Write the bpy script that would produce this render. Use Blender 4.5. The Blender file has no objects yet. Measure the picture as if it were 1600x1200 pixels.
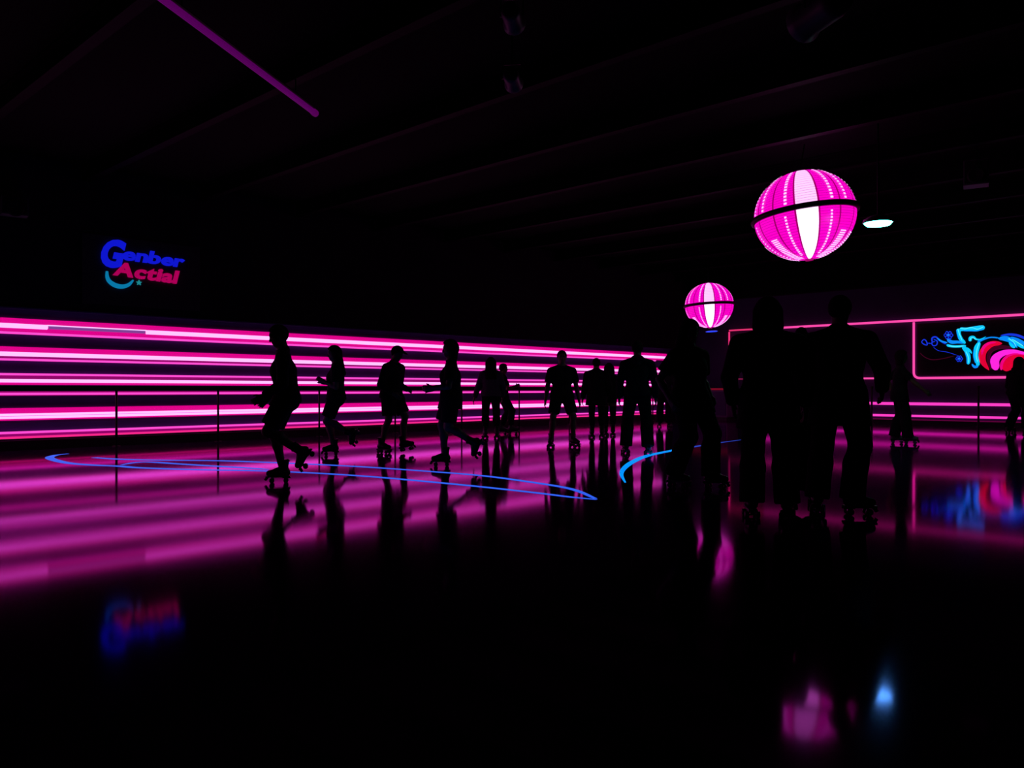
import bpy, bmesh, math, random
import numpy as np
from mathutils import Matrix, Vector

random.seed(7)
scene = bpy.context.scene
C = scene.collection

# ------------------------------------------------------------------ camera
F = 1296.0                      # focal length in pixels of the 1600x1200 frame
EYE = 1.07                      # camera height
HOR = 608.0                     # horizon row
YAW = math.radians(43.85)       # camera heading, left of +Y
VV = (-math.sin(YAW), math.cos(YAW))      # view direction on the ground
RR = (math.cos(YAW), math.sin(YAW))       # right direction on the ground
cam_data = bpy.data.cameras.new('camera')
cam_data.sensor_width = 36.0
cam_data.lens = 36.0 * F / 1600.0
cam_data.shift_y = (HOR - 600.0) / 1600.0
cam_data.clip_end = 200
cam = bpy.data.objects.new('camera', cam_data)
C.objects.link(cam)
cam.location = (0, 0, EYE)
cam.rotation_euler = (math.pi / 2, 0, YAW)
scene.camera = cam

# ------------------------------------------------------------------ world, exposure
world = bpy.data.worlds.new('world')
scene.world = world
world.use_nodes = True
world.node_tree.nodes['Background'].inputs[0].default_value = (0.0, 0.0, 0.0, 1)
vs = scene.view_settings
vs.view_transform = 'Standard'
vs.look = 'None'
vs.exposure = 0.0
vs.gamma = 1.0
vs.use_curve_mapping = False
scene.cycles.max_bounces = 6
scene.cycles.diffuse_bounces = 3
scene.cycles.glossy_bounces = 4
scene.cycles.sample_clamp_indirect = 4.0

# ------------------------------------------------------------------ room measures
WL = -16.27        # left wall plane x
WR = 26.4          # far wall plane y
XE = 9.0           # right end of the room
YE = -6.0          # wall behind the camera
CEIL = 5.2


def ray(px, py):
    u = (px - 800.0) / F
    return Vector((VV[0] + u * RR[0], VV[1] + u * RR[1], (HOR - py) / F))


def floor_pt(px, py):
    d = ray(px, py)
    t = EYE / -d.z
    return Vector((d.x * t, d.y * t, 0.0))


def left_pt(px, py, x=WL):
    d = ray(px, py)
    t = x / d.x
    return (d.y * t, EYE + d.z * t)


def far_pt(px, py, y=WR):
    d = ray(px, py)
    t = y / d.y
    return (d.x * t, EYE + d.z * t)


def depth_pt(px, py, t):
    d = ray(px, py)
    return Vector((d.x * t, d.y * t, EYE + d.z * t))


def height_pt(px, py, z):
    d = ray(px, py)
    t = (z - EYE) / d.z
    return Vector((d.x * t, d.y * t, z))


# ------------------------------------------------------------------ materials
def mat(name, col, rough=0.7, metal=0.0, spec=0.5, emit=None, strength=1.0, noise=0.0, scale=8.0, coat=0.0, bump=0.0):
    m = bpy.data.materials.new(name)
    m.use_nodes = True
    nt = m.node_tree
    b = nt.nodes['Principled BSDF']
    b.inputs['Base Color'].default_value = (*col, 1)
    b.inputs['Roughness'].default_value = rough
    b.inputs['Metallic'].default_value = metal
    b.inputs['Specular IOR Level'].default_value = spec
    b.inputs['Coat Weight'].default_value = coat
    if emit:
        b.inputs['Emission Color'].default_value = (*emit, 1)
        b.inputs['Emission Strength'].default_value = strength
    if noise or bump:
        tc = nt.nodes.new('ShaderNodeTexCoord')
        n = nt.nodes.new('ShaderNodeTexNoise')
        n.inputs['Scale'].default_value = scale
        n.inputs['Detail'].default_value = 4
        nt.links.new(tc.outputs['Object'], n.inputs['Vector'])
        if noise:
            r = nt.nodes.new('ShaderNodeValToRGB')
            r.color_ramp.elements[0].position = 0.3
            r.color_ramp.elements[1].position = 0.7
            r.color_ramp.elements[0].color = (*[c * (1 - noise) for c in col], 1)
            r.color_ramp.elements[1].color = (*[min(1, c * (1 + noise)) for c in col], 1)
            nt.links.new(n.outputs['Fac'], r.inputs['Fac'])
            nt.links.new(r.outputs['Color'], b.inputs['Base Color'])
        if bump:
            bp = nt.nodes.new('ShaderNodeBump')
            bp.inputs['Strength'].default_value = bump
            bp.inputs['Distance'].default_value = 0.01
            nt.links.new(n.outputs['Fac'], bp.inputs['Height'])
            nt.links.new(bp.outputs['Normal'], b.inputs['Normal'])
    return m


def lamp(name, col, strength=1.0):
    return mat(name, (0.02, 0.02, 0.02), rough=0.4, emit=col, strength=strength)


def floor_material():
    """polished dark floor under a violet-tinted clear coating"""
    m = bpy.data.materials.new('polished_rink_floor')
    m.use_nodes = True
    nt = m.node_tree
    nt.nodes.remove(nt.nodes['Principled BSDF'])
    out = nt.nodes['Material Output']
    tc = nt.nodes.new('ShaderNodeTexCoord')
    n = nt.nodes.new('ShaderNodeTexNoise')
    n.inputs['Scale'].default_value = 0.9
    n.inputs['Detail'].default_value = 6
    nt.links.new(tc.outputs['Object'], n.inputs['Vector'])
    r = nt.nodes.new('ShaderNodeValToRGB')
    r.color_ramp.elements[0].color = (0.022, 0.012, 0.045, 1)
    r.color_ramp.elements[1].color = (0.034, 0.018, 0.065, 1)
    nt.links.new(n.outputs['Fac'], r.inputs['Fac'])
    df = nt.nodes.new('ShaderNodeBsdfDiffuse')
    nt.links.new(r.outputs['Color'], df.inputs['Color'])
    gl = nt.nodes.new('ShaderNodeBsdfGlossy')
    gl.inputs['Color'].default_value = (1.0, 0.20, 0.98, 1)
    mr = nt.nodes.new('ShaderNodeMapRange')
    mr.inputs['To Min'].default_value = 0.055
    mr.inputs['To Max'].default_value = 0.080
    nt.links.new(n.outputs['Fac'], mr.inputs['Value'])
    nt.links.new(mr.outputs['Result'], gl.inputs['Roughness'])
    fr = nt.nodes.new('ShaderNodeFresnel')
    fr.inputs['IOR'].default_value = 1.42
    mx = nt.nodes.new('ShaderNodeMixShader')
    nt.links.new(fr.outputs[0], mx.inputs[0])
    nt.links.new(df.outputs[0], mx.inputs[1])
    nt.links.new(gl.outputs[0], mx.inputs[2])
    nt.links.new(mx.outputs[0], out.inputs['Surface'])
    return m


M = {}
M['floor'] = floor_material()
M['wall'] = mat('dark_purple_wall', (0.075, 0.028, 0.21), rough=0.75, noise=0.15, scale=1.5)
M['upper_wall'] = mat('black_painted_wall', (0.016, 0.010, 0.024), rough=0.9, noise=0.2, scale=2)
M['far_wall'] = mat('dark_violet_wall', (0.045, 0.020, 0.10), rough=0.8, noise=0.15, scale=1.2)
M['ceiling'] = mat('black_ceiling', (0.0028, 0.002, 0.0034), rough=0.9, spec=0.1, noise=0.2, scale=2)
M['steel'] = mat('black_painted_steel', (0.014, 0.012, 0.016), rough=0.45, noise=0.2, scale=6)
M['joist'] = mat('black_joist_paint', (0.0025, 0.002, 0.003), rough=0.6, spec=0.05, noise=0.4, scale=1.5)
M['black'] = mat('black_rubber', (0.006, 0.006, 0.007), rough=0.6)
M['kick'] = mat('black_kickboard', (0.008, 0.007, 0.009), rough=0.55, noise=0.2, scale=5)
M['rail'] = mat('black_rail_paint', (0.006, 0.005, 0.007), rough=0.5)
# light sources of the place, and the tube glow on their backing strips
M['led_band'] = lamp('magenta_tube_glow', (0.74, 0.0, 0.25))  # light of the tubes on their backing strip, put into its emission
M['led_dim'] = lamp('dim_magenta_tube_glow', (0.27, 0.0, 0.13))  # weaker tube light on the backing, likewise painted as emission
M['led_core'] = lamp('white_pink_tube', (1.6, 0.58, 1.45))
M['led_pink'] = lamp('pink_tube', (1.15, 0.075, 0.66))
M['led_red'] = lamp('rose_tube', (0.95, 0.02, 0.26))
M['led_weak'] = lamp('failing_tube', (0.20, 0.05, 0.28))
M['led_white'] = lamp('thin_white_tube', (1.1, 0.62, 1.2))
M['neon_pink'] = lamp('pink_neon', (1.05, 0.07, 0.42))
M['neon_violet'] = lamp('violet_pink_neon', (1.05, 0.05, 0.58))
M['neon_faint'] = lamp('faint_pink_neon', (0.22, 0.008, 0.06))
M['neon_redline'] = lamp('dull_red_neon', (0.17, 0.002, 0.012))
M['batten'] = lamp('dim_violet_batten', (0.072, 0.0, 0.078))
M['sign_blue'] = lamp('blue_letter', (0.004, 0.008, 0.62))
M['sign_rose'] = lamp('rose_letter', (0.38, 0.0, 0.085))
M['sign_cyan'] = lamp('cyan_swoosh', (0.002, 0.18, 0.38))
M['art_cyan'] = lamp('cyan_glow_paint', (0.0, 0.58, 1.0))
M['art_blue'] = lamp('blue_glow_paint', (0.006, 0.035, 0.72))
M['art_pale'] = lamp('pale_cyan_glow_paint', (0.12, 0.95, 1.1))
M['art_sky'] = lamp('sky_glow_paint', (0.0, 0.25, 0.95))
M['art_red'] = lamp('red_glow_paint', (0.75, 0.0, 0.035))
M['art_rose'] = lamp('rose_glow_paint', (0.85, 0.0, 0.22))
M['art_pink'] = lamp('magenta_glow_paint', (1.0, 0.02, 0.75))
M['art_dark'] = lamp('maroon_glow_paint', (0.045, 0.0, 0.012))
M['art_back'] = mat('mural_backing', (0.010, 0.008, 0.016), rough=0.8, noise=0.2, scale=3)
M['globe_pink'] = lamp('pink_globe_panel', (1.0, 0.0, 0.56))
M['globe_white'] = lamp('white_globe_panel', (2.2, 1.25, 2.0))
M['globe_dots'] = lamp('pale_globe_light', (1.5, 0.72, 1.45))
M['globe_ring'] = mat('dark_globe_ring', (0.05, 0.006, 0.02), rough=0.5)
M['globe_rib'] = lamp('deep_pink_rib', (0.33, 0.0, 0.12))
M['blue_led'] = lamp('blue_led', (0.02, 0.06, 1.0))
M['flood'] = lamp('blue_white_flood', (1.3, 24.0, 15.0))


def line_paint(name, col, s):
    m = mat(name, (0.01, 0.02, 0.08), rough=0.5, spec=0.03, emit=col, strength=s)
    return m


M['line_blue'] = line_paint('blue_glow_line', (0.03, 0.13, 0.95), 0.9)
M['line_tail'] = line_paint('deep_blue_glow_line', (0.02, 0.07, 0.60), 0.8)
M['line_cyan'] = line_paint('cyan_glow_line', (0.0, 0.28, 0.95), 1.0)
# people
M['skin'] = mat('skin', (0.20, 0.11, 0.075), rough=0.6, noise=0.08, scale=20)
M['eye'] = mat('eye', (0.06, 0.05, 0.05), rough=0.2)
CLOTH = {}


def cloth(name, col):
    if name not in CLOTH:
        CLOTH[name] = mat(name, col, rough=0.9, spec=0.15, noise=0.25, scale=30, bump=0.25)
    return CLOTH[name]


# ------------------------------------------------------------------ object helpers
def tag(o, label=None, cat=None, group=None, kind=None):
    if label:
        o['label'] = label
    if cat:
        o['category'] = cat
    if group:
        o['group'] = group
    if kind:
        o['kind'] = kind
    return o


def link(name, me, material=None, parent=None):
    o = bpy.data.objects.new(name, me)
    C.objects.link(o)
    if material is not None and me is not None and not me.materials:
        me.materials.append(material)
    if parent is not None:
        o.parent = parent
    return o


def empty(name, loc, rz=0.0):
    o = bpy.data.objects.new(name, None)
    o.empty_display_size = 0.1
    C.objects.link(o)
    o.location = loc
    o.rotation_euler = (0, 0, rz)
    return o


class MB:
    """collects verts and faces of one mesh"""

    def __init__(self):
        self.v = []
        self.f = []

    def box(self, x0, x1, y0, y1, z0, z1):
        b = len(self.v)
        self.v += [(x, y, z) for x in (x0, x1) for y in (y0, y1) for z in (z0, z1)]
        for q in ((0, 1, 3, 2), (4, 6, 7, 5), (0, 4, 5, 1), (2, 3, 7, 6), (0, 2, 6, 4), (1, 5, 7, 3)):
            self.f.append(tuple(b + i for i in q))
        return self

    def tube(self, pts, r, seg=10, caps=True, radii=None):
        pts = [Vector(p) for p in pts]
        n = len(pts)
        b = len(self.v)
        up = None
        for i, p in enumerate(pts):
            t = (pts[min(i + 1, n - 1)] - pts[max(i - 1, 0)]).normalized()
            if up is None:
                a = Vector((0, 0, 1)) if abs(t.z) < 0.9 else Vector((1, 0, 0))
                up = (a - t * a.dot(t)).normalized()
            else:
                up = (up - t * up.dot(t))
                up = up.normalized() if up.length > 1e-6 else t.orthogonal().normalized()
            s = t.cross(up)
            rr = radii[i] if radii else r
            for k in range(seg):
                a = 2 * math.pi * k / seg
                self.v.append(tuple(p + (up * math.cos(a) + s * math.sin(a)) * rr))
        for i in range(n - 1):
            for k in range(seg):
                k2 = (k + 1) % seg
                self.f.append((b + i * seg + k, b + i * seg + k2, b + (i + 1) * seg + k2, b + (i + 1) * seg + k))
        if caps:
            self.f.append(tuple(b + k for k in reversed(range(seg))))
            self.f.append(tuple(b + (n - 1) * seg + k for k in range(seg)))
        return self

    def lathe(self, prof, seg=24, axis='z', at=(0, 0, 0)):
        b = len(self.v)
        n = len(prof)
        for (r, h) in prof:
            for k in range(seg):
                a = 2 * math.pi * k / seg
                c, s = r * math.cos(a), r * math.sin(a)
                p = {'z': (c, s, h), 'y': (c, h, -s), 'x': (h, c, s)}[axis]
                self.v.append((p[0] + at[0], p[1] + at[1], p[2] + at[2]))
        for i in range(n - 1):
            for k in range(seg):
                k2 = (k + 1) % seg
                self.f.append((b + i * seg + k, b + i * seg + k2, b + (i + 1) * seg + k2, b + (i + 1) * seg + k))
        if prof[0][0] > 1e-5:
            self.f.append(tuple(b + k for k in reversed(range(seg))))
        if prof[-1][0] > 1e-5:
            self.f.append(tuple(b + (n - 1) * seg + k for k in range(seg)))
        return self

    def mesh(self, name, smooth=False):
        me = bpy.data.meshes.new(name)
        me.from_pydata(self.v, [], self.f)
        if smooth:
            me.polygons.foreach_set('use_smooth', [True] * len(me.polygons))
        me.update()
        return me

    def build(self, name, material, parent=None, smooth=False):
        return link(name, self.mesh(name, smooth), material, parent)


def box(x0, x1, y0, y1, z0, z1, name, material, parent=None):
    """a box whose origin sits at its own base centre (relative to the parent)"""
    cx, cy, cz = (x0 + x1) / 2, (y0 + y1) / 2, z0
    o = MB().box(x0 - cx, x1 - cx, y0 - cy, y1 - cy, z0 - cz, z1 - cz).build(name, material, parent)
    o.location = (cx, cy, cz)
    return o


def structure(o):
    o['kind'] = 'structure'
    return o


# ------------------------------------------------------------------ the room shell
structure(box(WL - 0.3, XE + 0.3, YE - 0.3, WR + 0.3, -0.2, 0.0, 'floor', M['floor']))
structure(box(WL - 0.3, XE + 0.3, YE - 0.3, WR + 0.3, CEIL, CEIL + 0.2, 'ceiling', M['ceiling']))
LED_TOP = EYE + (HOR - 481) * 0.01103
structure(box(WL - 0.3, WL - 0.04, YE, WR, 0.0, CEIL, 'wall_left', M['upper_wall']))
wp = structure(box(WL - 0.05, WL, YE, WR, 0.16, LED_TOP, 'wall_left_panelling', M['wall']))
structure(box(WL, XE, WR, WR + 0.3, 0.0, CEIL, 'wall_far', M['far_wall']))
structure(box(XE, XE + 0.3, YE, WR, 0.0, CEIL, 'wall_right', M['upper_wall']))
structure(box(WL, XE, YE - 0.3, YE, 0.0, CEIL, 'wall_back', M['upper_wall']))
structure(box(WL - 0.05, WL + 0.03, YE, WR, 0.0, 0.17, 'baseboard_left', M['kick']))
structure(box(WL + 0.03, XE, WR - 0.03, WR, 0.0, 0.17, 'baseboard_far', M['kick']))
# ledge running along the top of the left panelling and a soffit along the far wall
structure(box(WL - 0.04, WL + 0.05, YE, WR, LED_TOP, LED_TOP + 0.03, 'trim_1', M['wall']))
structure(box(WL + 0.05, XE, WR - 0.35, WR, 4.22, CEIL, 'trim_2', M['ceiling']))

# ceiling joists run parallel to the far wall
jm = MB().box(WL, XE, -0.07, 0.07, 0.0, 0.03).box(WL, XE, -0.012, 0.012, 0.03, 0.27).box(WL, XE, -0.07, 0.07, 0.27, 0.30).mesh('joist')
for k, yy in enumerate(np.arange(3.4, 25.6, 2.2)):
    o = link('trim_%d' % (3 + k), jm, M['joist'])
    o.location = (0, yy, CEIL - 0.30)
    structure(o)


# ------------------------------------------------------------------ light bands on the left wall
def zl(py):
    return EYE - (py - HOR) * 0.01103


def half_round(y0, y1, za, zb, depth, seg=6):
    """a half-round light strip running along the left wall, swelling out of it"""
    b = MB()
    n = seg + 1
    zc, hz = (za + zb) / 2, abs(zb - za) / 2
    for y in (y0, y1):
        for k in range(n):
            a = -math.pi / 2 + math.pi * k / seg
            b.v.append((depth * math.cos(a), y, zc + hz * math.sin(a)))
    for k in range(seg):
        b.f.append((k, k + n, k + 1 + n, k + 1))
    b.f.append(tuple(range(n)))
    b.f.append(tuple(reversed(range(n, 2 * n))))
    b.f.append((0, n - 1, 2 * n - 1, n))
    return b


Y0, Y1 = -1.5, 24.75
bands = [
    # label, list of (row top, row bottom, kind, depth, end shift)
    ('highest pink light band on the striped left wall, one stretch of its white tube failing',
     [('glow_backing', 496, 517, 'led_band', 0.02, 0), ('tube', 504, 512, 'led_core', 0.07, 0), ('strip', 517.3, 521, 'led_pink', 0.05, -0.7)]),
    ('second pink light band from the top of the striped left wall',
     [('glow_backing', 541, 550, 'led_band', 0.02, 0), ('tube', 549, 556, 'led_core', 0.07, 0), ('dim_glow_backing', 556, 559.5, 'led_dim', 0.02, 0), ('strip', 559.6, 563, 'led_pink', 0.05, -0.4)]),
    ('third pink light band, just above the black handrail on the left wall',
     [('strip', 582.8, 586.4, 'led_pink', 0.05, 0), ('dim_glow_backing', 586, 592, 'led_dim', 0.02, 0), ('tube', 592, 597.6, 'led_core', 0.07, 0), ('glow_backing', 596, 601.2, 'led_band', 0.02, 0)]),
    ('single thin pink light line just below the black handrail on the left wall',
     [('glow_backing', 611.5, 618.6, 'led_dim', 0.02, 0), ('strip', 613.5, 617.6, 'led_pink', 0.05, 0)]),
    ('broad pink light band midway between handrail and floor on the left wall',
     [('glow_backing', 638, 657.6, 'led_band', 0.02, 0), ('tube', 646.5, 650.5, 'led_core', 0.06, 0), ('strip', 650.8, 655.2, 'led_core', 0.06, 0)]),
    ('lowest pink light band on the left wall, its lower line rose red',
     [('strip', 675, 678.8, 'led_pink', 0.05, 0), ('dim_glow_backing', 678, 683, 'led_dim', 0.02, 0), ('rose_strip', 682.6, 688, 'led_red', 0.05, 0)]),
]
for bi, (lab, items) in enumerate(bands):
    zlow = zl(max(i[2] for i in items))
    e = empty('light_band', (WL + 0.006, 0, zlow))
    tag(e, lab, 'light', 'pink light bands along the left wall')
    for (nm, ra, rb, mk, dep, sh) in items:
        za, zb = zl(ra) - zlow, zl(rb) - zlow
        if nm == 'glow_backing' or nm == 'dim_glow_backing':
            o = MB().box(0, dep, Y0, Y1 + sh, zb, za).build(nm, M[mk], e)  # flat backing strip, the tube light on it given as its own glow
        elif bi == 0 and nm == 'tube':
            half_round(Y0, 4.93, za, zb, dep).build('tube', M[mk], e)
            half_round(6.67, Y1 + sh, za, zb, dep).build('tube', M[mk], e)
            t = half_round(4.95, 6.65, za - 0.012, zb + 0.010, dep * 0.8).build('failing_tube', M['led_weak'], e)
            t['label'] = 'greyish failing stretch of tube'
            half_round(4.93, 6.67, za, za - 0.022, dep).build('thin_tube', M['led_white'], e)
        else:
            half_round(Y0, Y1 + sh, za, zb, dep).build(nm, M[mk], e)

# handrail with posts in front of the light bands
RX = WL + 0.22
hr = empty('handrail', (RX, 0, 0))
tag(hr, 'long black handrail on thin posts running along the striped left wall', 'railing')
MB().box(-0.035, 0.035, Y0, 25.6, 1.035, 1.13).build('rail', M['rail'], hr)
MB().box(-0.015, 0.015, Y0, 25.6, 0.19, 0.215).build('lower_rail', M['rail'], hr)
pm = MB().tube([(0, 0, 0.0), (0, 0, 1.04)], 0.022, 10).tube([(0, 0, 0.0), (0, 0, 0.012)], 0.07, 12).mesh('post', True)
for yy in [1.9, 4.0, 6.05, 8.05, 10.45, 12.6, 14.8, 17.0, 19.2, 21.4, 23.6]:
    p = link('post', pm, M['rail'], hr)
    p.location = (0, yy, 0)

# ------------------------------------------------------------------ neon on the far wall
def arcpath(a, corner, b, r=0.12, n=6):
    """polyline a-corner-b with a rounded corner"""
    a, c, b = Vector(a), Vector(corner), Vector(b)
    u, w = (a - c).normalized(), (b - c).normalized()
    pts = [a]
    for k in range(n + 1):
        t = k / n
        p0, p2 = c + u * r, c + w * r
        pts.append(p0 * (1 - t) ** 2 + c * 2 * t * (1 - t) + p2 * t * t)
    pts.append(b)
    return pts


XL = far_pt(1141, 516)[0]       # left end of the framing
XM = far_pt(1429, 500)[0]       # shared upright
XN = XM + 6.2                   # far end of the mural
ZT = 3.13
ZB = 1.40
TR = 0.034
yw = WR - 0.07
o = MB().tube([(XL + 1.3, yw, ZT), (XN + 1.0, yw, ZT)], TR, 10).build('neon_line', M['neon_pink'])
MB().tube([(XL, yw, ZT), (XL + 1.3, yw, ZT)], TR * 0.8, 10).build('dim_end', lamp('dimmed_pink_neon', (0.75, 0.03, 0.16)), o)
tag(o, 'long pink neon line across the top of the far wall above the panels', 'neon light')
clips = MB()
e = empty('neon_border_light', (XM, WR, 0))
tag(e, 'bright pink neon frame around the blue and red glowing mural', 'neon light')
MB().tube([Vector(p) - Vector((XM, WR, 0)) for p in arcpath((XM, yw, ZT - 0.05), (XM, yw, ZB), (XN, yw, ZB), 0.18)], TR, 10).build('frame_tube', M['neon_pink'], e)
MB().tube([(XN - XM, yw - WR, ZB), (XN - XM, yw - WR, ZT - 0.05)], TR, 10).build('end_tube', M['neon_pink'], e)
e = empty('neon_border_light', (XL, WR, 0))
tag(e, 'half-dark neon frame left of the mural, its upright fading to dull red', 'neon light')
zm = far_pt(1141, 545)[1]
MB().tube([(0, yw - WR, ZT - 0.05), (0, yw - WR, zm)], TR * 0.85, 10).build('upper_tube', lamp('rose_neon', (0.9, 0.03, 0.2)), e)
MB().tube([(0, yw - WR, zm), (0, yw - WR, ZB + 0.02)], TR * 0.8, 10).build('lower_tube', M['neon_faint'], e)
MB().tube([(0, yw - WR, ZB + 0.02), (0.9, yw - WR, ZB + 0.02)], TR * 0.6, 10).build('bottom_tube', M['neon_faint'], e)
MB().tube([(0.9, yw - WR, ZB + 0.02), (XM - XL - 0.3, yw - WR, ZB)], TR * 0.8, 10).build('bottom_tube', M['neon_pink'], e)
XA = far_pt(1180, 631)[0]
for (zz, lab) in ((far_pt(1440, 631)[1], 'upper of the two violet-pink neon lines low on the far wall'),
                  (far_pt(1440, 650)[1], 'lower of the two violet-pink neon lines low on the far wall')):
    o = MB().tube([(0, -0.06, 0), (XN + 1.0 - XA, -0.06, 0)], 0.042 if zz > 0.5 else 0.034, 10).build('neon_line', M['neon_violet'])
    o.location = (XA, WR, zz)
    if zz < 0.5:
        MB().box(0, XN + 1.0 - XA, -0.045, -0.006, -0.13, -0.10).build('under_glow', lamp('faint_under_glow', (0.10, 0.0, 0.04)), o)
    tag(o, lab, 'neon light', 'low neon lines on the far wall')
# slim guard posts before the far wall
for px in (1532, 1366):
    xx = far_pt(px, 640)[0]
    o = MB().tube([(0, 0, 0), (0, 0, 1.1)], 0.03, 10).tube([(0, 0, 0), (0, 0, 0.015)], 0.07, 12).tube([(0, 0, 1.1), (0, 0, 1.16)], 0.045, 10).build('guard_post', M['rail'])
    o.location = (xx, WR - 0.2, 0)
    tag(o, 'slim black post before the far wall, ' + ('under the red swirl of the mural' if px == 1532 else 'left of the mural frame'), 'post')

# ------------------------------------------------------------------ glowing mural
SX, SY = 1420.0, 485.0


def mp(cx, cy):
    x, z = far_pt(SX + cx / 8.889, SY + cy / 8.889)
    return (x, z)


mu = empty('mural', (XM, WR - 0.006, ZB))
tag(mu, 'mural of glowing cyan limbs, blue flowers and a red and pink swirl', 'mural')
MB().box(0.08, XN - XM - 0.08, -0.03, 0.0, 0.08, ZT - ZB - 0.1).build('backing_panel', M['art_back'], mu)


def smooth_path(pts, sub=5):
    P = [Vector(p) for p in pts]
    out = []
    for i in range(len(P) - 1):
        p0, p1, p2, p3 = P[max(i - 1, 0)], P[i], P[i + 1], P[min(i + 2, len(P) - 1)]
        for k in range(sub):
            t = k / sub
            out.append(0.5 * ((2 * p1) + (p2 - p0) * t + (2 * p0 - 5 * p1 + 4 * p2 - p3) * t * t + (3 * p1 - p0 - 3 * p2 + p3) * t ** 3))
    out.append(P[-1])
    return out


def stroke(name, pts, widths, mk, lift=0.045, sub=5):
    """a raised brush stroke on the mural: flattened tapering bead, widths in mural pixels"""
    q = []
    for i, (cx, cy) in enumerate(pts):
        w = widths[i] if isinstance(widths, (list, tuple)) else widths
        x, z = mp(cx, cy)
        q.append((x - XM, z - ZB, w * (0.00215 if mk != 'art_blue' else 0.0016)))
    q = smooth_path(q, sub)
    b = MB()
    n = len(q)
    for i, p in enumerate(q):
        a, c = q[max(i - 1, 0)], q[min(i + 1, n - 1)]
        tx, tz = c.x - a.x, c.y - a.y
        L = math.hypot(tx, tz) or 1
        nx, nz = -tz / L, tx / L
        w = abs(p.z) / 2 * {0: 0.3, 1: 0.75, n - 1: 0.3, n - 2: 0.75}.get(i, 1.0)
        for (s, h) in ((-1, 0.028), (-0.6, lift), (0.6, lift), (1, 0.028)):
            b.v.append((p.x + nx * w * s, -h, p.y + nz * w * s))
    for i in range(n - 1):
        for k in range(3):
            b.f.append((i * 4 + k, i * 4 + k + 1, i * 4 + k + 5, i * 4 + k + 4))
    b.f.append((0, 1, 2, 3))
    b.f.append((n * 4 - 1, n * 4 - 2, n * 4 - 3, n * 4 - 4))
    return b.build(name, M[mk], mu)


stroke('cyan_limb', [(1060, 235), (1000, 245), (900, 255), (800, 262), (710, 262)], [50, 70, 62, 45, 60], 'art_cyan')
stroke('cyan_limb', [(700, 255), (700, 320), (730, 400), (790, 460)], [70, 50, 50, 40], 'art_cyan', 0.047)
stroke('cyan_limb', [(800, 490), (700, 500), (600, 498), (530, 480)], [30, 34, 34, 36], 'art_cyan', 0.043)
stroke('cyan_limb', [(780, 450), (690, 440), (600, 440), (540, 400)], [36, 40, 50, 40], 'art_sky', 0.041)
stroke('cyan_limb', [(760, 500), (800, 560), (835, 640), (830, 750)], [60, 50, 50, 46], 'art_cyan', 0.049)
stroke('cyan_limb', [(990, 440), (950, 520), (935, 620), (960, 720), (965, 770)], [40, 70, 62, 50, 40], 'art_cyan', 0.045)
stroke('cyan_limb', [(970, 770), (920, 785), (880, 745)], [36, 36, 20], 'art_sky', 0.043)
stroke('cyan_limb', [(800, 520), (850, 560), (880, 600)], [30, 32, 14], 'art_cyan', 0.053)
stroke('cyan_limb', [(860, 430), (860, 385), (900, 370), (940, 400), (1000, 405), (1075, 365)], [40, 44, 34, 24, 20, 8], 'art_cyan', 0.051)
for pts in ([(1040, 232), (960, 262), (880, 240), (790, 258), (720, 250)], [(690, 260), (712, 330), (750, 420)], [(770, 494), (650, 504), (560, 490)],
            [(800, 570), (838, 660), (835, 735)], [(985, 450), (955, 540), (945, 640), (965, 720)], [(862, 420), (868, 388), (905, 380), (950, 410)],
            [(1390, 385), (1460, 440), (1500, 505)], [(1440, 400), (1540, 460), (1600, 500)]):
    stroke('pale_line', pts, 11, 'art_pale', 0.062)
for pts in ([(1050, 255), (960, 285), (860, 285), (760, 285)], [(670, 270), (680, 330), (700, 400)], [(790, 590), (812, 660), (815, 740)], [(915, 530), (905, 630), (930, 730)]):
    stroke('blue_outline', pts, 12, 'art_sky', 0.060)
stroke('blue_line', [(960, 440), (1050, 400), (1150, 375), (1260, 385)], [30, 22, 16, 20], 'art_sky', 0.055)
stroke('feather', [(1250, 395), (1340, 390), (1440, 430), (1510, 520)], [30, 70, 60, 24], 'art_sky', 0.046)
stroke('feather', [(1280, 350), (1400, 335), (1520, 350), (1640, 400)], [20, 40, 44, 40], 'art_blue', 0.044)
stroke('feather', [(1380, 400), (1480, 440), (1560, 500), (1620, 525)], [30, 40, 34, 20], 'art_cyan', 0.05)
stroke('feather', [(1420, 370), (1520, 410), (1640, 480), (1720, 500)], [20, 40, 44, 24], 'art_sky', 0.042)
stroke('feather', [(1400, 440), (1440, 490), (1480, 520)], [26, 40, 26], 'art_cyan', 0.054)
stroke('blue_line', [(180, 440), (215, 405), (250, 430), (260, 480), (215, 470), (180, 440)], 20, 'art_blue')
stroke('blue_line', [(250, 455), (330, 460)], 18, 'art_blue', 0.04)
stroke('blue_line', [(330, 440), (330, 385), (380, 370), (440, 420), (520, 470)], [24, 30, 30, 30, 24], 'art_blue')
stroke('blue_line', [(350, 400), (400, 430), (390, 480), (345, 490), (325, 450), (370, 430)], 20, 'art_blue', 0.05)
stroke('blue_line', [(400, 385), (460, 430), (540, 450)], [18, 24, 24], 'art_sky', 0.052)
stroke('blue_line', [(345, 510), (420, 560), (540, 580), (680, 625)], 9, 'art_blue', 0.038)
stroke('red_line', [(160, 590), (230, 650), (330, 685), (480, 670), (640, 630)], 11, 'art_dark', 0.036)


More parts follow.
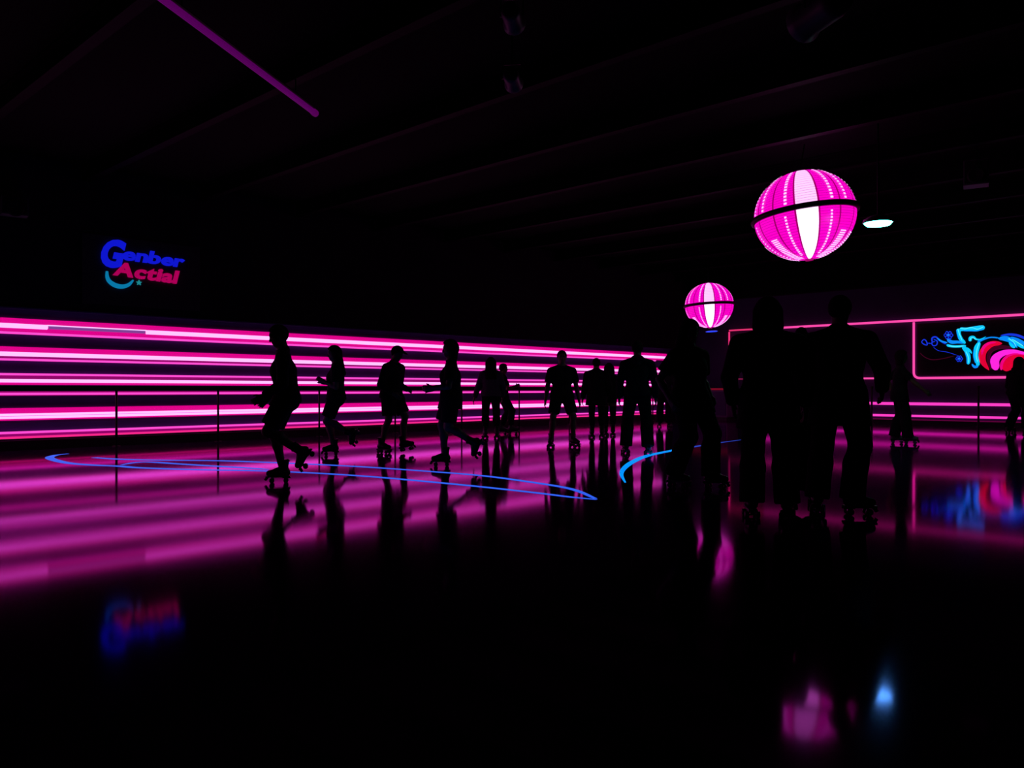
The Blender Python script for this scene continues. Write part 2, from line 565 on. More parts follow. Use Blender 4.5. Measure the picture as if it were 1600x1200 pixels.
def flower(cx, cy, r):
    for k in range(6):
        a = k * math.pi / 3
        x, y = cx + math.cos(a) * r * 0.6, cy + math.sin(a) * r * 0.5
        stroke('petal', [(x - r * 0.3, y), (x, y - r * 0.3), (x + r * 0.3, y), (x, y + r * 0.3), (x - r * 0.3, y)], r * 0.25, 'art_blue', 0.04 + 0.002 * k, 3)
    stroke('flower_heart', [(cx - r * 0.22, cy), (cx, cy - r * 0.03), (cx + r * 0.22, cy)], r * 0.4, 'art_sky', 0.055, 2)


flower(555, 345, 70)
flower(705, 672, 55)
stroke('blue_line', [(560, 390), (580, 440)], [50, 34], 'art_blue', 0.039)
stroke('red_crescent', [(1300, 460), (1150, 470), (1040, 570), (1030, 700), (1120, 830)], [40, 80, 90, 80, 24], 'art_red', 0.046)
stroke('rose_crescent', [(1020, 620), (1045, 520), (1120, 460), (1220, 445)], [20, 46, 40, 16], 'art_rose', 0.052)
stroke('dark_crescent', [(1440, 520), (1280, 510), (1150, 560), (1110, 680), (1150, 820)], [30, 50, 50, 40, 30], 'art_dark', 0.050)
stroke('red_swirl', [(1620, 650), (1500, 670), (1400, 730), (1340, 840)], [110, 130, 150, 110], 'art_red', 0.046)
stroke('pink_swirl', [(1720, 640), (1600, 595), (1450, 575), (1300, 600), (1200, 690), (1220, 830)], [16, 34, 60, 80, 110, 90], 'art_pink', 0.056)
stroke('rose_swirl', [(1600, 620), (1480, 605), (1370, 640), (1300, 730), (1290, 830)], [14, 24, 34, 40, 34], 'art_rose', 0.06)
# outside the picture the mural swirl closes
stroke('red_crescent', [(1720, 640), (1800, 720), (1780, 830)], [60, 80, 30], 'art_red', 0.046)
stroke('feather', [(1640, 400), (1760, 450), (1850, 540)], [40, 40, 20], 'art_sky', 0.044)

# ------------------------------------------------------------------ glowing floor lines
def ribbon(name, pix, widths, mk, label, sub=6):
    P = [floor_pt(*p) for p in pix]
    base = P[0].copy()
    n0 = len(P)
    q = []
    for i, p in enumerate(P):
        w = widths[i] if isinstance(widths, (list, tuple)) else widths
        q.append((p.x - base.x, p.y - base.y, w))
    q = smooth_path(q, sub)
    n = len(q)
    b = MB()
    for i, p in enumerate(q):
        a, c = q[max(i - 1, 0)], q[min(i + 1, n - 1)]
        tx, ty = c.x - a.x, c.y - a.y
        L = math.hypot(tx, ty) or 1
        nx, ny = -ty / L, tx / L
        w = max(0.004, p.z / 2)
        b.v += [(p.x - nx * w, p.y - ny * w, 0.0), (p.x - nx * w, p.y - ny * w, 0.002),
                (p.x + nx * w, p.y + ny * w, 0.002), (p.x + nx * w, p.y + ny * w, 0.0)]
    for i in range(n - 1):
        for k in range(3):
            b.f.append((i * 4 + k, i * 4 + 4 + k, i * 4 + k + 5, i * 4 + k + 1))
    b.f.append((0, 1, 2, 3))
    b.f.append((n * 4 - 1, n * 4 - 2, n * 4 - 3, n * 4 - 4))
    o = b.build(name, M[mk])
    o.location = (base.x, base.y, 0.0)
    tag(o, label, 'floor line', 'glowing lines on the rink floor')
    return o


ribbon('floor_line', [(106, 709), (86, 711.5), (78, 716), (103, 723), (141, 726.5), (187, 728.5), (219, 731), (312, 734), (400, 735.5),
                      (487, 739), (575, 744.5), (662, 752), (750, 760.5), (837, 770), (890, 776.5), (932, 780.5)],
       [0.05, .10, .13, .13, .13, .13, .13, .13, .12, .11, .10, .10, .09, .08, .07, .04], 'line_blue',
       'longest blue glowing floor line, hooked at its left end near the wall')
ribbon('floor_line', [(147, 715), (187, 717.5), (250, 719), (344, 720), (431, 723), (500, 726), (575, 730), (662, 736), (750, 743), (820, 752), (890, 763.5), (930, 779)],
       [.10, .13, .13, .13, .13, .12, .11, .10, .10, .09, .08, .04], 'line_blue',
       'upper of the two long blue floor lines passing behind the nearest skater')
ribbon('floor_line', [(190, 726.5), (210, 723), (234, 722), (281, 725), (330, 728), (375, 730.5), (420, 733.5)],
       [.04, .10, .12, .12, .12, .12, .05], 'line_blue',
       'short blue floor line joining the two long ones at the left')
arc = ribbon('floor_line', [(977, 754), (971, 741), (976, 731), (990, 721), (1012, 712), (1050, 704), (1066, 701)],
       [.02, .05, .08, .11, .13, .13, .12], 'line_cyan',
       'cyan glowing floor curve sweeping past the long-haired skater in trousers')

tail = ribbon('blue_tail', [(1066, 701), (1085, 698), (1112, 693.5), (1160, 687)], [.12, .11, .09, .03], 'line_tail', 'deep blue end of the curve')
tail.location = tail.location - arc.location
tail.parent = arc
for key in ('category', 'group'):
    del tail[key]

# ------------------------------------------------------------------ globe lamps
def patch(a0, a1, t0, t1, na, nt, R, sq):
    b = MB()
    for i in range(na + 1):
        for j in range(nt + 1):
            a = a0 + (a1 - a0) * i / na
            t = t0 + (t1 - t0) * j / nt
            b.v.append((R * math.cos(t) * math.cos(a), R * math.cos(t) * math.sin(a), R * sq * math.sin(t)))
    for i in range(na):
        for j in range(nt):
            p = i * (nt + 1) + j
            b.f.append((p, p + nt + 1, p + nt + 2, p + 1))
    return b


def tile_panel(name, col, hot):
    """light panel built of small glowing tiles: fine dark joints between the rows"""
    m = bpy.data.materials.new(name)
    m.use_nodes = True
    nt = m.node_tree
    b = nt.nodes['Principled BSDF']
    b.inputs['Base Color'].default_value = (0.02, 0.0, 0.02, 1)
    b.inputs['Roughness'].default_value = 0.4
    tc = nt.nodes.new('ShaderNodeTexCoord')
    sp = nt.nodes.new('ShaderNodeSeparateXYZ')
    nt.links.new(tc.outputs['Object'], sp.inputs[0])
    mul = nt.nodes.new('ShaderNodeMath')
    mul.operation = 'MULTIPLY'
    mul.inputs[1].default_value = 24.0
    nt.links.new(sp.outputs['Z'], mul.inputs[0])
    fr = nt.nodes.new('ShaderNodeMath')
    fr.operation = 'FRACT'
    nt.links.new(mul.outputs[0], fr.inputs[0])
    r = nt.nodes.new('ShaderNodeValToRGB')
    r.color_ramp.interpolation = 'CONSTANT'
    r.color_ramp.elements[0].color = (*[c * hot for c in col], 1)
    r.color_ramp.elements[1].position = 0.22
    r.color_ramp.elements[1].color = (*col, 1)
    nt.links.new(fr.outputs[0], r.inputs[0])
    nt.links.new(r.outputs[0], b.inputs['Emission Color'])
    b.inputs['Emission Strength'].default_value = 1.0
    return m


M['globe_pink'] = tile_panel('pink_globe_tiles', (1.0, 0.0, 0.60), 0.62)
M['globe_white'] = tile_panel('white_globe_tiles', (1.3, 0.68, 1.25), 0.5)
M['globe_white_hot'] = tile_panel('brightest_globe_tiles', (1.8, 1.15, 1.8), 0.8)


def globe(px, py, t, R, sq, roll, label, first, blue):
    c = depth_pt(px, py, t)
    e = empty('globe_lamp', c)
    view_az = math.atan2(-c.y, -c.x)         # direction back to the camera
    tilt = Matrix.Rotation(math.radians(roll), 4, Vector((c.x, c.y, 0)).normalized())
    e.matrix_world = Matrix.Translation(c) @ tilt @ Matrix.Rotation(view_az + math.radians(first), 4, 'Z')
    tag(e, label, 'lamp', 'glowing pink globe lamps')
    N = 14
    st = 2 * math.pi / N
    me_top = patch(-st / 2 * 0.97, st / 2 * 0.97, 0.0, 1.5, 5, 16, R, sq).mesh('panel_top', True)
    me_bot = patch(-st / 2 * 0.97, st / 2 * 0.97, -1.5, 0.0, 5, 16, R, sq).mesh('panel_bottom', True)
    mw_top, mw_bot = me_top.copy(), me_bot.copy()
    me_top.materials.append(M['globe_pink'])
    me_bot.materials.append(M['globe_pink'])
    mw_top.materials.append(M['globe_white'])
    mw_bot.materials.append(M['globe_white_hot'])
    # strings of small tile lights along the meridians
    def string(lo, hi, n, w, da):
        b = MB()
        for k in range(n):
            t0 = lo + (hi - lo) * k / n
            t1 = t0 + (hi - lo) / n * 0.55
            p = patch(da - w / max(0.25, math.cos(t0)), da + w / max(0.25, math.cos(t0)), t0, t1, 1, 1, R * 1.012, sq)
            o = len(b.v)
            b.v += p.v
            b.f += [tuple(i + o for i in f) for f in p.f]
        return b
    dots = MB()
    for k in range(N):
        if k % 7 == 0:
            continue
        wide = k % 7 in (2, 3, 5)
        for p in (string(0.10, 1.15, 13, 0.030, k * st + (0.05 if k % 2 else -0.06)),
                  string(-1.35, -0.55, 16, 0.085, k * st) if wide else string(-1.2, -0.12, 16, 0.022, k * st + 0.02)):
            n0 = len(dots.v)
            dots.v += p.v
            dots.f += [tuple(i + n0 for i in f) for f in p.f]
    o = dots.build('light_dots', M['globe_dots'], e)
    o['kind'] = 'stuff'
    rib = patch(st / 2 * 0.92, st / 2 * 1.08, -1.5, 1.5, 1, 30, R * 1.006, sq).mesh('rib', True)
    rib.materials.append(M['globe_rib'])
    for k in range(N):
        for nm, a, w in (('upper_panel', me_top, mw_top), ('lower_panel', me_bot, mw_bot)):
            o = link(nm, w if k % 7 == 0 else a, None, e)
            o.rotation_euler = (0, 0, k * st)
        o = link('rib', rib, None, e)
        o.rotation_euler = (0, 0, k * st)
    MB().lathe([(R * 1.0, -0.055 * R), (R * 1.055, -0.05 * R), (R * 1.075, 0.0), (R * 1.055, 0.05 * R), (R * 1.0, 0.055 * R)], 64).build('equator_ring', M['globe_ring'], e, True)
    MB().lathe([(0.0, 0.0), (R * 0.10, 0.0), (R * 0.10, 0.05), (0.0, 0.05)], 20, 'z', (0, 0, R * sq - 0.02)).build('top_cap', M['steel'], e)
    MB().lathe([(0.0, 0.0), (R * 0.08, 0.0), (R * 0.08, 0.04), (0.0, 0.04)], 20, 'z', (0, 0, -R * sq - 0.02)).build('bottom_cap', M['globe_rib'], e)
    up = e.matrix_world.inverted() @ Vector((c.x, c.y, CEIL))
    MB().tube([(0, 0, R * sq), up], 0.012, 8).build('hanging_rod', M['joist'], e)
    if blue:
        b = depth_pt(px + 4, py + 41, t)
        q = e.matrix_world.inverted() @ b
        MB().tube([(0, 0, -R * sq), q], 0.008, 6).build('blue_light_stem', M['steel'], e)
        p = MB().lathe([(0.0, -0.012), (0.13, -0.012), (0.16, 0.0), (0.13, 0.012), (0.0, 0.012)], 24, 'z').build('blue_light', M['blue_led'], e, True)
        p.location = q
    return e


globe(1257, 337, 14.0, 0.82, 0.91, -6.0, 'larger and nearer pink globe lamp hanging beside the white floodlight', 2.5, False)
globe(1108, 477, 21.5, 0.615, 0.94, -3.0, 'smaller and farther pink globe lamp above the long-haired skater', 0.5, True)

# white flood light
p = depth_pt(1372, 347, 12.66)
az = math.atan2(-p.y, -p.x)
e = empty('flood_light', p, az)
tag(e, 'small blue-white floodlight hanging right of the large globe', 'lamp')
MB().lathe([(0.0, 0.10), (0.10, 0.10), (0.21, 0.04), (0.225, -0.01), (0.205, -0.012)], 28).build('housing', M['steel'], e, True)
MB().lathe([(0.205, -0.012), (0.17, -0.05), (0.0, -0.062)], 28).build('lens', M['flood'], e, True)
MB().tube([(0, 0, 0.10), (0, 0, CEIL - p.z)], 0.014, 8).build('hanging_rod', M['joist'], e)

# dim violet light batten under the ceiling
a, b = height_pt(490, 175, 4.6), height_pt(232, -18, 4.6)
e = empty('light_batten', a)
tag(e, 'long dim violet light batten slanting under the dark ceiling', 'light')
MB().tube([(0, 0, 0), b - a], 0.036, 10).build('tube', M['batten'], e)
MB().tube([(0, 0, 0.05), b - a + Vector((0, 0, 0.05))], 0.025, 8).build('housing', M['steel'], e)
dirn = (b - a).normalized()
MB().tube([-dirn * 0.06, dirn * 0.02], 0.045, 10).build('end_cap', lamp('end_cap_glow', (0.07, 0.0, 0.07)), e)
for f in (0.15, 0.85):
    q = (b - a) * f
    MB().tube([q + Vector((0, 0, 0.05)), q + Vector((0, 0, CEIL - a.z))], 0.008, 6).build('hanger', M['steel'], e)

# spotlights and speakers hung from the ceiling
def spot(px, py, z, s, aim, label):
    c = height_pt(px, py, z)
    e = empty('stage_spotlight', c, aim)
    tag(e, label, 'spotlight', 'unlit spotlights under the ceiling')
    MB().lathe([(0.0, -0.20 * s), (0.09 * s, -0.20 * s), (0.11 * s, -0.12 * s), (0.11 * s, 0.16 * s), (0.135 * s, 0.20 * s), (0.125 * s, 0.20 * s), (0.10 * s, 0.15 * s), (0.0, 0.15 * s)], 20, 'x').build('can', M['spot'], e, True)
    MB().tube([(0, -0.13 * s, 0), (0, -0.13 * s, 0.2 * s), (0, 0.13 * s, 0.2 * s), (0, 0.13 * s, 0)], 0.012, 6).build('yoke', M['steel'], e)
    MB().tube([(0, 0, 0.2 * s), (0, 0, CEIL - c.z)], 0.015, 8).build('stem', M['steel'], e)


M['spot'] = mat('dark_grey_can', (0.10, 0.09, 0.11), rough=0.45)
spot(1284, 16, 4.3, 1.3, 2.6, 'unlit spotlight can at the top edge above the large globe')
spot(800, 26, 4.5, 0.8, 2.2, 'unlit spotlight can nearest the top edge at the middle of the ceiling')
spot(800, 123, 4.5, 0.8, 2.2, 'unlit spotlight can lower of the two at the middle of the ceiling')


def speaker(c, rz, w, h, d, label, hang):
    e = empty('speaker', c, rz)
    tag(e, label, 'speaker')
    MB().box(-d, 0, -w / 2, w / 2, 0, h).build('cabinet', M['spot'], e)
    MB().box(0, 0.012, -w / 2 + 0.02, w / 2 - 0.02, 0.02, h - 0.02).build('grille', M['steel'], e)
    MB().lathe([(0.0, 0.0), (w * 0.33, 0.0), (w * 0.36, 0.012), (w * 0.3, 0.02), (0.0, 0.006)], 20, 'x', (0.012, 0, h * 0.36)).build('woofer', M['black'], e)
    MB().lathe([(0.0, 0.0), (w * 0.15, 0.0), (w * 0.15, 0.012), (0.0, 0.016)], 16, 'x', (0.012, 0, h * 0.78)).build('tweeter', M['black'], e)
    if hang:
        MB().tube([(-d / 2, 0, h), (-d / 2, 0, CEIL - c[2])], 0.015, 8).build('hanging_rod', M['joist'], e)
    else:
        MB().box(-d - 0.12, -d, -0.05, 0.05, h * 0.4, h * 0.6).build('bracket', M['steel'], e)


c = height_pt(1525, 288, 4.35)
speaker((c.x, c.y, c.z), math.atan2(-c.y, -c.x), 0.36, 0.40, 0.3, 'dark boxy speaker hanging at the right, past the white floodlight', True)
yy, zz = left_pt(14, 340)
speaker((WL + 0.36, yy, zz), -0.15, 0.40, 0.30, 0.28, 'dark speaker bracketed high on the left wall, left of the lettered sign', False)

# ------------------------------------------------------------------ lettered sign on the left wall
sy0, sz0 = left_pt(128, 474)
sy1, _ = left_pt(312, 474)
sg = empty('lettered_sign', (WL - 0.04, sy0, sz0))
tag(sg, 'glowing blue and rose lettered sign with a cyan swoosh, high on the left wall', 'sign')
SGX, SGY, SGZ = WL - 0.04, sy0, sz0
M['board'] = mat('sign_board', (0.03, 0.02, 0.045), rough=0.6, noise=0.2, scale=4)
MB().box(0.0, 0.06, 0.0, sy1 - sy0, 0.0, 1.30).build('board', M['board'], sg)


def char_mesh(ch, size, bold, depth):
    cu = bpy.data.curves.new('glyph', 'FONT')
    cu.body = ch
    cu.size = size
    cu.offset = bold
    cu.extrude = depth
    cu.resolution_u = 4
    ob = bpy.data.objects.new('glyph', cu)
    C.objects.link(ob)
    dg = bpy.context.evaluated_depsgraph_get()
    me = bpy.data.meshes.new_from_object(ob.evaluated_get(dg))
    bpy.data.objects.remove(ob)
    bpy.data.curves.remove(cu)
    me.name = 'letter'
    return me


def word(text, p0, p1, cap, mk, slant, bold, lift):
    """letters fitted along the wall from pixel p0 to pixel p1 (baseline), capital height in metres"""
    a, b = left_pt(*p0), left_pt(*p1)
    A, B = Vector((a[0] - SGY, a[1] - SGZ)), Vector((b[0] - SGY, b[1] - SGZ))
    base = B - A
    L = base.length
    base.normalize()
    up = Vector((-base.y, base.x))
    ms = []
    x = 0.0
    for ch in text:
        me = char_mesh(ch, cap / 0.72, bold, 0.02)
        co = np.empty(len(me.vertices) * 3)
        me.vertices.foreach_get('co', co)
        co = co.reshape(-1, 3)
        x0, x1 = co[:, 0].min(), co[:, 0].max()
        co[:, 0] += x - x0
        x += x1 - x0 + cap * 0.035
        ms.append((ch, me, co))
    k = L / x
    for ch, me, co in ms:
        u = co[:, 0] * k + co[:, 1] * slant
        v = co[:, 1]
        P = np.empty_like(co)
        P[:, 0] = 0.075 + lift + co[:, 2]
        P[:, 1] = A.x + base.x * u + up.x * v
        P[:, 2] = A.y + base.y * u + up.y * v
        me.vertices.foreach_set('co', P.ravel())
        me.update()
        me.materials.clear()
        link('letter', me, M[mk], sg)


word('G', (153, 413), (189, 418), 0.50, 'sign_blue', 0.18, 0.030, 0.0)
word('enber', (189, 405), (286, 418), 0.235, 'sign_blue', 0.2, 0.012, 0.0)
word('Actial', (175, 429), (275, 443), 0.25, 'sign_rose', 0.2, 0.013, 0.012)
b = MB()
sw = [(166, 424, 3), (166.5, 433, 5), (170, 440, 6), (179, 446, 7), (190, 448, 6.5), (200, 445, 5), (207, 438, 2)]
q = smooth_path([(left_pt(p[0], p[1])[0] - SGY, left_pt(p[0], p[1])[1] - SGZ, p[2] * 0.0118) for p in sw], 5)
for i, p in enumerate(q):
    a_, c_ = q[max(i - 1, 0)], q[min(i + 1, len(q) - 1)]
    t = Vector((c_.x - a_.x, c_.y - a_.y)).normalized()
    w = p.z / 2
    for h in (0.06, 0.09):
        for s in (-1, 1):
            b.v.append((h, p.x - t.y * w * s, p.y + t.x * w * s))
for i in range(len(q) - 1):
    k = i * 4
    for (m_, n_) in ((0, 1), (1, 3), (3, 2), (2, 0)):
        b.f.append((k + m_, k + n_, k + n_ + 4, k + m_ + 4))
b.f.append((0, 2, 3, 1))
k = len(b.v) - 4
b.f.append((k, k + 1, k + 3, k + 2))
b.build('swoosh', M['sign_cyan'], sg)
b = MB()
cy_, cz_ = left_pt(216, 442)
for h in (0.06, 0.09):
    for i in range(10):
        a_ = math.pi / 2 + i * math.pi / 5
        r_ = 0.055 if i % 2 == 0 else 0.026
        b.v.append((h, cy_ - SGY + r_ * math.cos(a_), cz_ - SGZ + r_ * math.sin(a_)))
b.f.append(tuple(range(10, 20)))
b.f.append(tuple(reversed(range(10))))
for i in range(10):
    j = (i + 1) % 10
    b.f.append((i, j, j + 10, i + 10))
b.build('star', lamp('teal_star', (0.01, 0.22, 0.26)), sg)

# ------------------------------------------------------------------ counter in the far corner
cx0, cx1 = far_pt(1082, 640, WR - 0.9)[0], far_pt(1137, 640, WR - 0.9)[0]
e = empty('snack_counter', (cx0, WR - 0.9, 0))
tag(e, 'low dark violet counter with a dull red edge light in the far corner', 'counter')
W = cx1 - cx0
MB().box(0.05, W - 0.05, 0.05, 0.8, 0.10, 1.05).build('body', mat('violet_laminate', (0.09, 0.04, 0.13), rough=0.5, noise=0.15, scale=4), e)
MB().box(0.1, W - 0.1, 0.1, 0.8, 0.0, 0.10).build('plinth', M['kick'], e)
MB().box(0.0, W, 0.0, 0.82, 1.05, 1.10).build('worktop', M['kick'], e)
MB().tube([(0.0, -0.015, 1.07), (W, -0.015, 1.07)], 0.03, 8).build('edge_light', M['neon_redline'], e)
for k in range(2):
    MB().box(0.08 + k * (W - 0.12) / 2, 0.02 + (k + 1) * (W - 0.12) / 2, 0.03, 0.05, 0.16, 0.98).build('front_panel', M['far_wall'], e)

# ------------------------------------------------------------------ people: implicit surfaces meshed by surface nets
def V3(*a):
    return np.array(a, dtype=np.float64)


def nrm(v):
    return v / (np.linalg.norm(v) + 1e-9)


class Field:
    def __init__(self, lo, hi, h):
        self.h = h
        self.o = np.array(lo, dtype=np.float64) - 2 * h
        self.n = np.ceil((np.array(hi) - np.array(lo)) / h).astype(int) + 5
        self.D = np.full(self.n, 0.3, dtype=np.float32)

    def _sub(self, lo, hi, m):
        i0 = np.maximum(0, np.floor((lo - m - self.o) / self.h).astype(int))
        i1 = np.minimum(self.n, np.ceil((hi + m - self.o) / self.h).astype(int) + 1)
        if np.any(i1 <= i0):
            return None
        sl = tuple(slice(a, b) for a, b in zip(i0, i1))
        ax = [(self.o[k] + np.arange(i0[k], i1[k]) * self.h).astype(np.float32) for k in range(3)]
        return sl, ax[0][:, None, None], ax[1][None, :, None], ax[2][None, None, :]

    def _merge(self, sl, d, k, sub=False):
        a = self.D[sl]
        if sub:
            d = -d
            if k > 0:
                hh = np.maximum(k - np.abs(a - d), 0) / k
                self.D[sl] = np.maximum(a, d) + hh * hh * k * 0.25
            else:
                self.D[sl] = np.maximum(a, d)
        elif k > 0:
            hh = np.maximum(k - np.abs(a - d), 0) / k
            self.D[sl] = np.minimum(a, d) - hh * hh * k * 0.25
        else:
            self.D[sl] = np.minimum(a, d)

    def cone(self, a, b, ra, rb, k=0.03, planes=(), sub=False):
        a, b = np.asarray(a, float), np.asarray(b, float)
        rm = max(ra, rb)
        s = self._sub(np.minimum(a, b) - rm, np.maximum(a, b) + rm, k + 3 * self.h)
        if s is None:
            return
        sl, X, Y, Z = s
        ab = b - a
        L2 = float(ab @ ab) + 1e-9
        t = ((X - a[0]) * ab[0] + (Y - a[1]) * ab[1] + (Z - a[2]) * ab[2]) / L2
        t = np.clip(t, 0, 1)
        d = np.sqrt((X - a[0] - t * ab[0]) ** 2 + (Y - a[1] - t * ab[1]) ** 2 + (Z - a[2] - t * ab[2]) ** 2) - (ra + (rb - ra) * t)
        for (p, n) in planes:
            d = np.maximum(d, (X - p[0]) * n[0] + (Y - p[1]) * n[1] + (Z - p[2]) * n[2])
        self._merge(sl, d.astype(np.float32), k, sub)

    def ell(self, c, axes, r, k=0.03, planes=(), sub=False):
        c = np.asarray(c, float)
        rm = max(r)
        s = self._sub(c - rm, c + rm, k + 3 * self.h)
        if s is None:
            return
        sl, X, Y, Z = s
        q = 0
        for ax, rr in zip(axes, r):
            u = ((X - c[0]) * ax[0] + (Y - c[1]) * ax[1] + (Z - c[2]) * ax[2]) / rr
            q = q + u * u
        d = (np.sqrt(q) - 1) * min(r)
        for (p, n) in planes:
            d = np.maximum(d, (X - p[0]) * n[0] + (Y - p[1]) * n[1] + (Z - p[2]) * n[2])
        self._merge(sl, d.astype(np.float32), k, sub)

    def clip(self, p, n):
        """keep only the side where (x-p).n < 0"""
        ax = [(self.o[k] + np.arange(self.n[k]) * self.h).astype(np.float32) for k in range(3)]
        d = (ax[0][:, None, None] - p[0]) * n[0] + (ax[1][None, :, None] - p[1]) * n[1] + (ax[2][None, None, :] - p[2]) * n[2]
        self.D = np.maximum(self.D, d.astype(np.float32))

    def mesh(self, name):
        D = self.D
        D[0], D[-1] = 0.3, 0.3
        D[:, 0], D[:, -1] = 0.3, 0.3
        D[:, :, 0], D[:, :, -1] = 0.3, 0.3
        s = D < 0
        nx, ny, nz = D.shape
        cs = [(i, j, k) for i in (0, 1) for j in (0, 1) for k in (0, 1)]
        cnt = np.zeros((nx - 1, ny - 1, nz - 1), dtype=np.int8)
        for (i, j, k) in cs:
            cnt += s[i:nx - 1 + i, j:ny - 1 + j, k:nz - 1 + k]
        act = (cnt > 0) & (cnt < 8)
        I = np.argwhere(act)
        idx = np.full(act.shape, -1, dtype=np.int64)
        idx[act] = np.arange(len(I))
        vals = [D[I[:, 0] + i, I[:, 1] + j, I[:, 2] + k] for (i, j, k) in cs]
        P = np.zeros((len(I), 3))
        n = np.zeros(len(I))
        for a in range(8):
            for b in range(a + 1, 8):
                ca, cb = np.array(cs[a]), np.array(cs[b])
                if np.abs(ca - cb).sum() != 1:
                    continue
                m = (vals[a] < 0) != (vals[b] < 0)
                t = vals[a][m] / (vals[a][m] - vals[b][m])
                P[m] += ca + (cb - ca) * t[:, None]
                n[m] += 1
        V = self.o + (I + P / n[:, None]) * self.h
        faces = []
        for ax in range(3):
            o1, o2 = [k for k in range(3) if k != ax]
            A = np.moveaxis(s, ax, 0)
            e = A[:-1] != A[1:]
            E = np.argwhere(e)
            flip = A[:-1][e]
            ok = (E[:, 1] > 0) & (E[:, 2] > 0) & (E[:, 1] < A.shape[1] - 1) & (E[:, 2] < A.shape[2] - 1)
            E, flip = E[ok], flip[ok]
            J = np.moveaxis(idx, ax, 0)
            q = np.stack([J[E[:, 0], E[:, 1] - 1, E[:, 2] - 1], J[E[:, 0], E[:, 1], E[:, 2] - 1], J[E[:, 0], E[:, 1], E[:, 2]], J[E[:, 0], E[:, 1] - 1, E[:, 2]]], 1)
            if ax == 1:
                flip = ~flip
            q[~flip] = q[~flip][:, ::-1]
            faces.append(q)
        Fq = np.concatenate(faces)
        me = bpy.data.meshes.new(name)
        me.vertices.add(len(V))
        me.vertices.foreach_set('co', V.astype(np.float32).ravel())
        me.loops.add(len(Fq) * 4)
        me.loops.foreach_set('vertex_index', Fq.astype(np.int32).ravel())
        me.polygons.add(len(Fq))
        me.polygons.foreach_set('loop_start', np.arange(0, len(Fq) * 4, 4, dtype=np.int32))
        me.polygons.foreach_set('use_smooth', np.ones(len(Fq), dtype=bool))
        me.update(calc_edges=True)
        return me


def ik(a, b, l1, l2, pole):
    """middle joint of a two-bone chain a-b; pole is the side it bends to. returns (mid, end)"""
    d = b - a
    L = np.linalg.norm(d)
    u = d / (L + 1e-9)
    L = min(L, (l1 + l2) * 0.998)
    b = a + u * L
    x = (l1 * l1 - l2 * l2 + L * L) / (2 * L)
    h = math.sqrt(max(0.0, l1 * l1 - x * x))
    p = pole - u * (pole @ u)
    return a + u * x + nrm(p) * h, b


ANK = 0.156      # ankle joint above the floor when a skate stands flat


def skate_meshes():
    f = Field((-0.12, -0.08, -0.10), (0.22, 0.08, 0.14), 0.007)
    f.cone((-0.012, 0, -0.01), (-0.022, 0, 0.105), 0.050, 0.054, 0.0, planes=[((0, 0, 0.105), (0.1, 0, 1))])
    f.cone((-0.045, 0, -0.04), (0.05, 0, -0.035), 0.044, 0.047, 0.03)
    f.cone((0.05, 0, -0.035), (0.145, 0, -0.048), 0.046, 0.036, 0.03)
    f.clip((0, 0, -0.078), (0, 0, -1))
    boot = f.mesh('skate')
    plate = MB().box(-0.085, 0.185, -0.036, 0.036, -0.094, -0.076).box(-0.09, -0.0, -0.036, 0.036, -0.104, -0.09).mesh('sole_plate')
    truck = MB().tube([(0, -0.05, 0), (0, 0.05, 0)], 0.008, 8).tube([(0, 0, 0), (0, 0, 0.045)], 0.016, 8).mesh('axle')
    wheel = MB().lathe([(0.010, -0.017), (0.024, -0.017), (0.029, -0.012), (0.029, 0.012), (0.024, 0.017), (0.010, 0.017)], 18, 'y').mesh('wheel', True)
    stop = MB().tube([(0.165, 0, -0.09), (0.19, 0, -0.125)], 0.016, 10).mesh('toe_stop')
    cuff = MB().tube([(-0.0205 + 0.055 * math.cos(a), 0.055 * math.sin(a), 0.088 - 0.0055 * math.cos(a)) for a in np.linspace(0, 2 * math.pi, 21)], 0.008, 6).mesh('cuff', True)
    lace = MB()
    for k in range(4):
        x, z = 0.035 + 0.026 * k, 0.022 - 0.017 * k
        lace.tube([(x, -0.022, z - 0.006), (x + 0.004, 0, z + 0.0), (x, 0.022, z - 0.006)], 0.0035, 5)
    return boot, plate, truck, wheel, stop, cuff, lace.mesh('laces')


SK = skate_meshes()
SKATE_MATS = {}


def skate(parent, ankle, yaw, pitch, col):
    boot, plate, truck, wheel, stop, cuff, lace = SK
    key = col
    if key not in SKATE_MATS:
        c = {'black': (0.012, 0.011, 0.013), 'pale': (0.22, 0.18, 0.22), 'grey': (0.05, 0.045, 0.055)}[col]
        bm_ = boot.copy()
        bm_.materials.append(mat('boot_' + col, c, rough=0.45, noise=0.1, scale=15))
        SKATE_MATS[key] = bm_
    o = link('roller_skate', SKATE_MATS[key], None, parent)
    o.matrix_local = Matrix.Translation(Vector(ankle)) @ Matrix.Rotation(yaw, 4, 'Z') @ Matrix.Rotation(pitch, 4, 'Y')
    link('sole_plate', plate, M['steel'], o)
    link('toe_stop', stop, M['black'], o)
    link('cuff', cuff, M['black'], o)
    link('laces', lace, M['lace'], o)
    for x in (-0.04, 0.115):
        a = link('axle', truck, M['chrome'], o)
        a.location = (x, 0, -0.127)
        for y in (-0.045, 0.045):
            w = link('wheel', wheel, M['wheel'], o)
            w.location = (x, y, -0.127)
    return o


M['chrome'] = mat('chrome', (0.5, 0.5, 0.52), rough=0.25, metal=1.0)
M['wheel'] = mat('grey_wheel', (0.09, 0.08, 0.10), rough=0.35)
M['lace'] = mat('grey_lace', (0.06, 0.06, 0.06), rough=0.9)


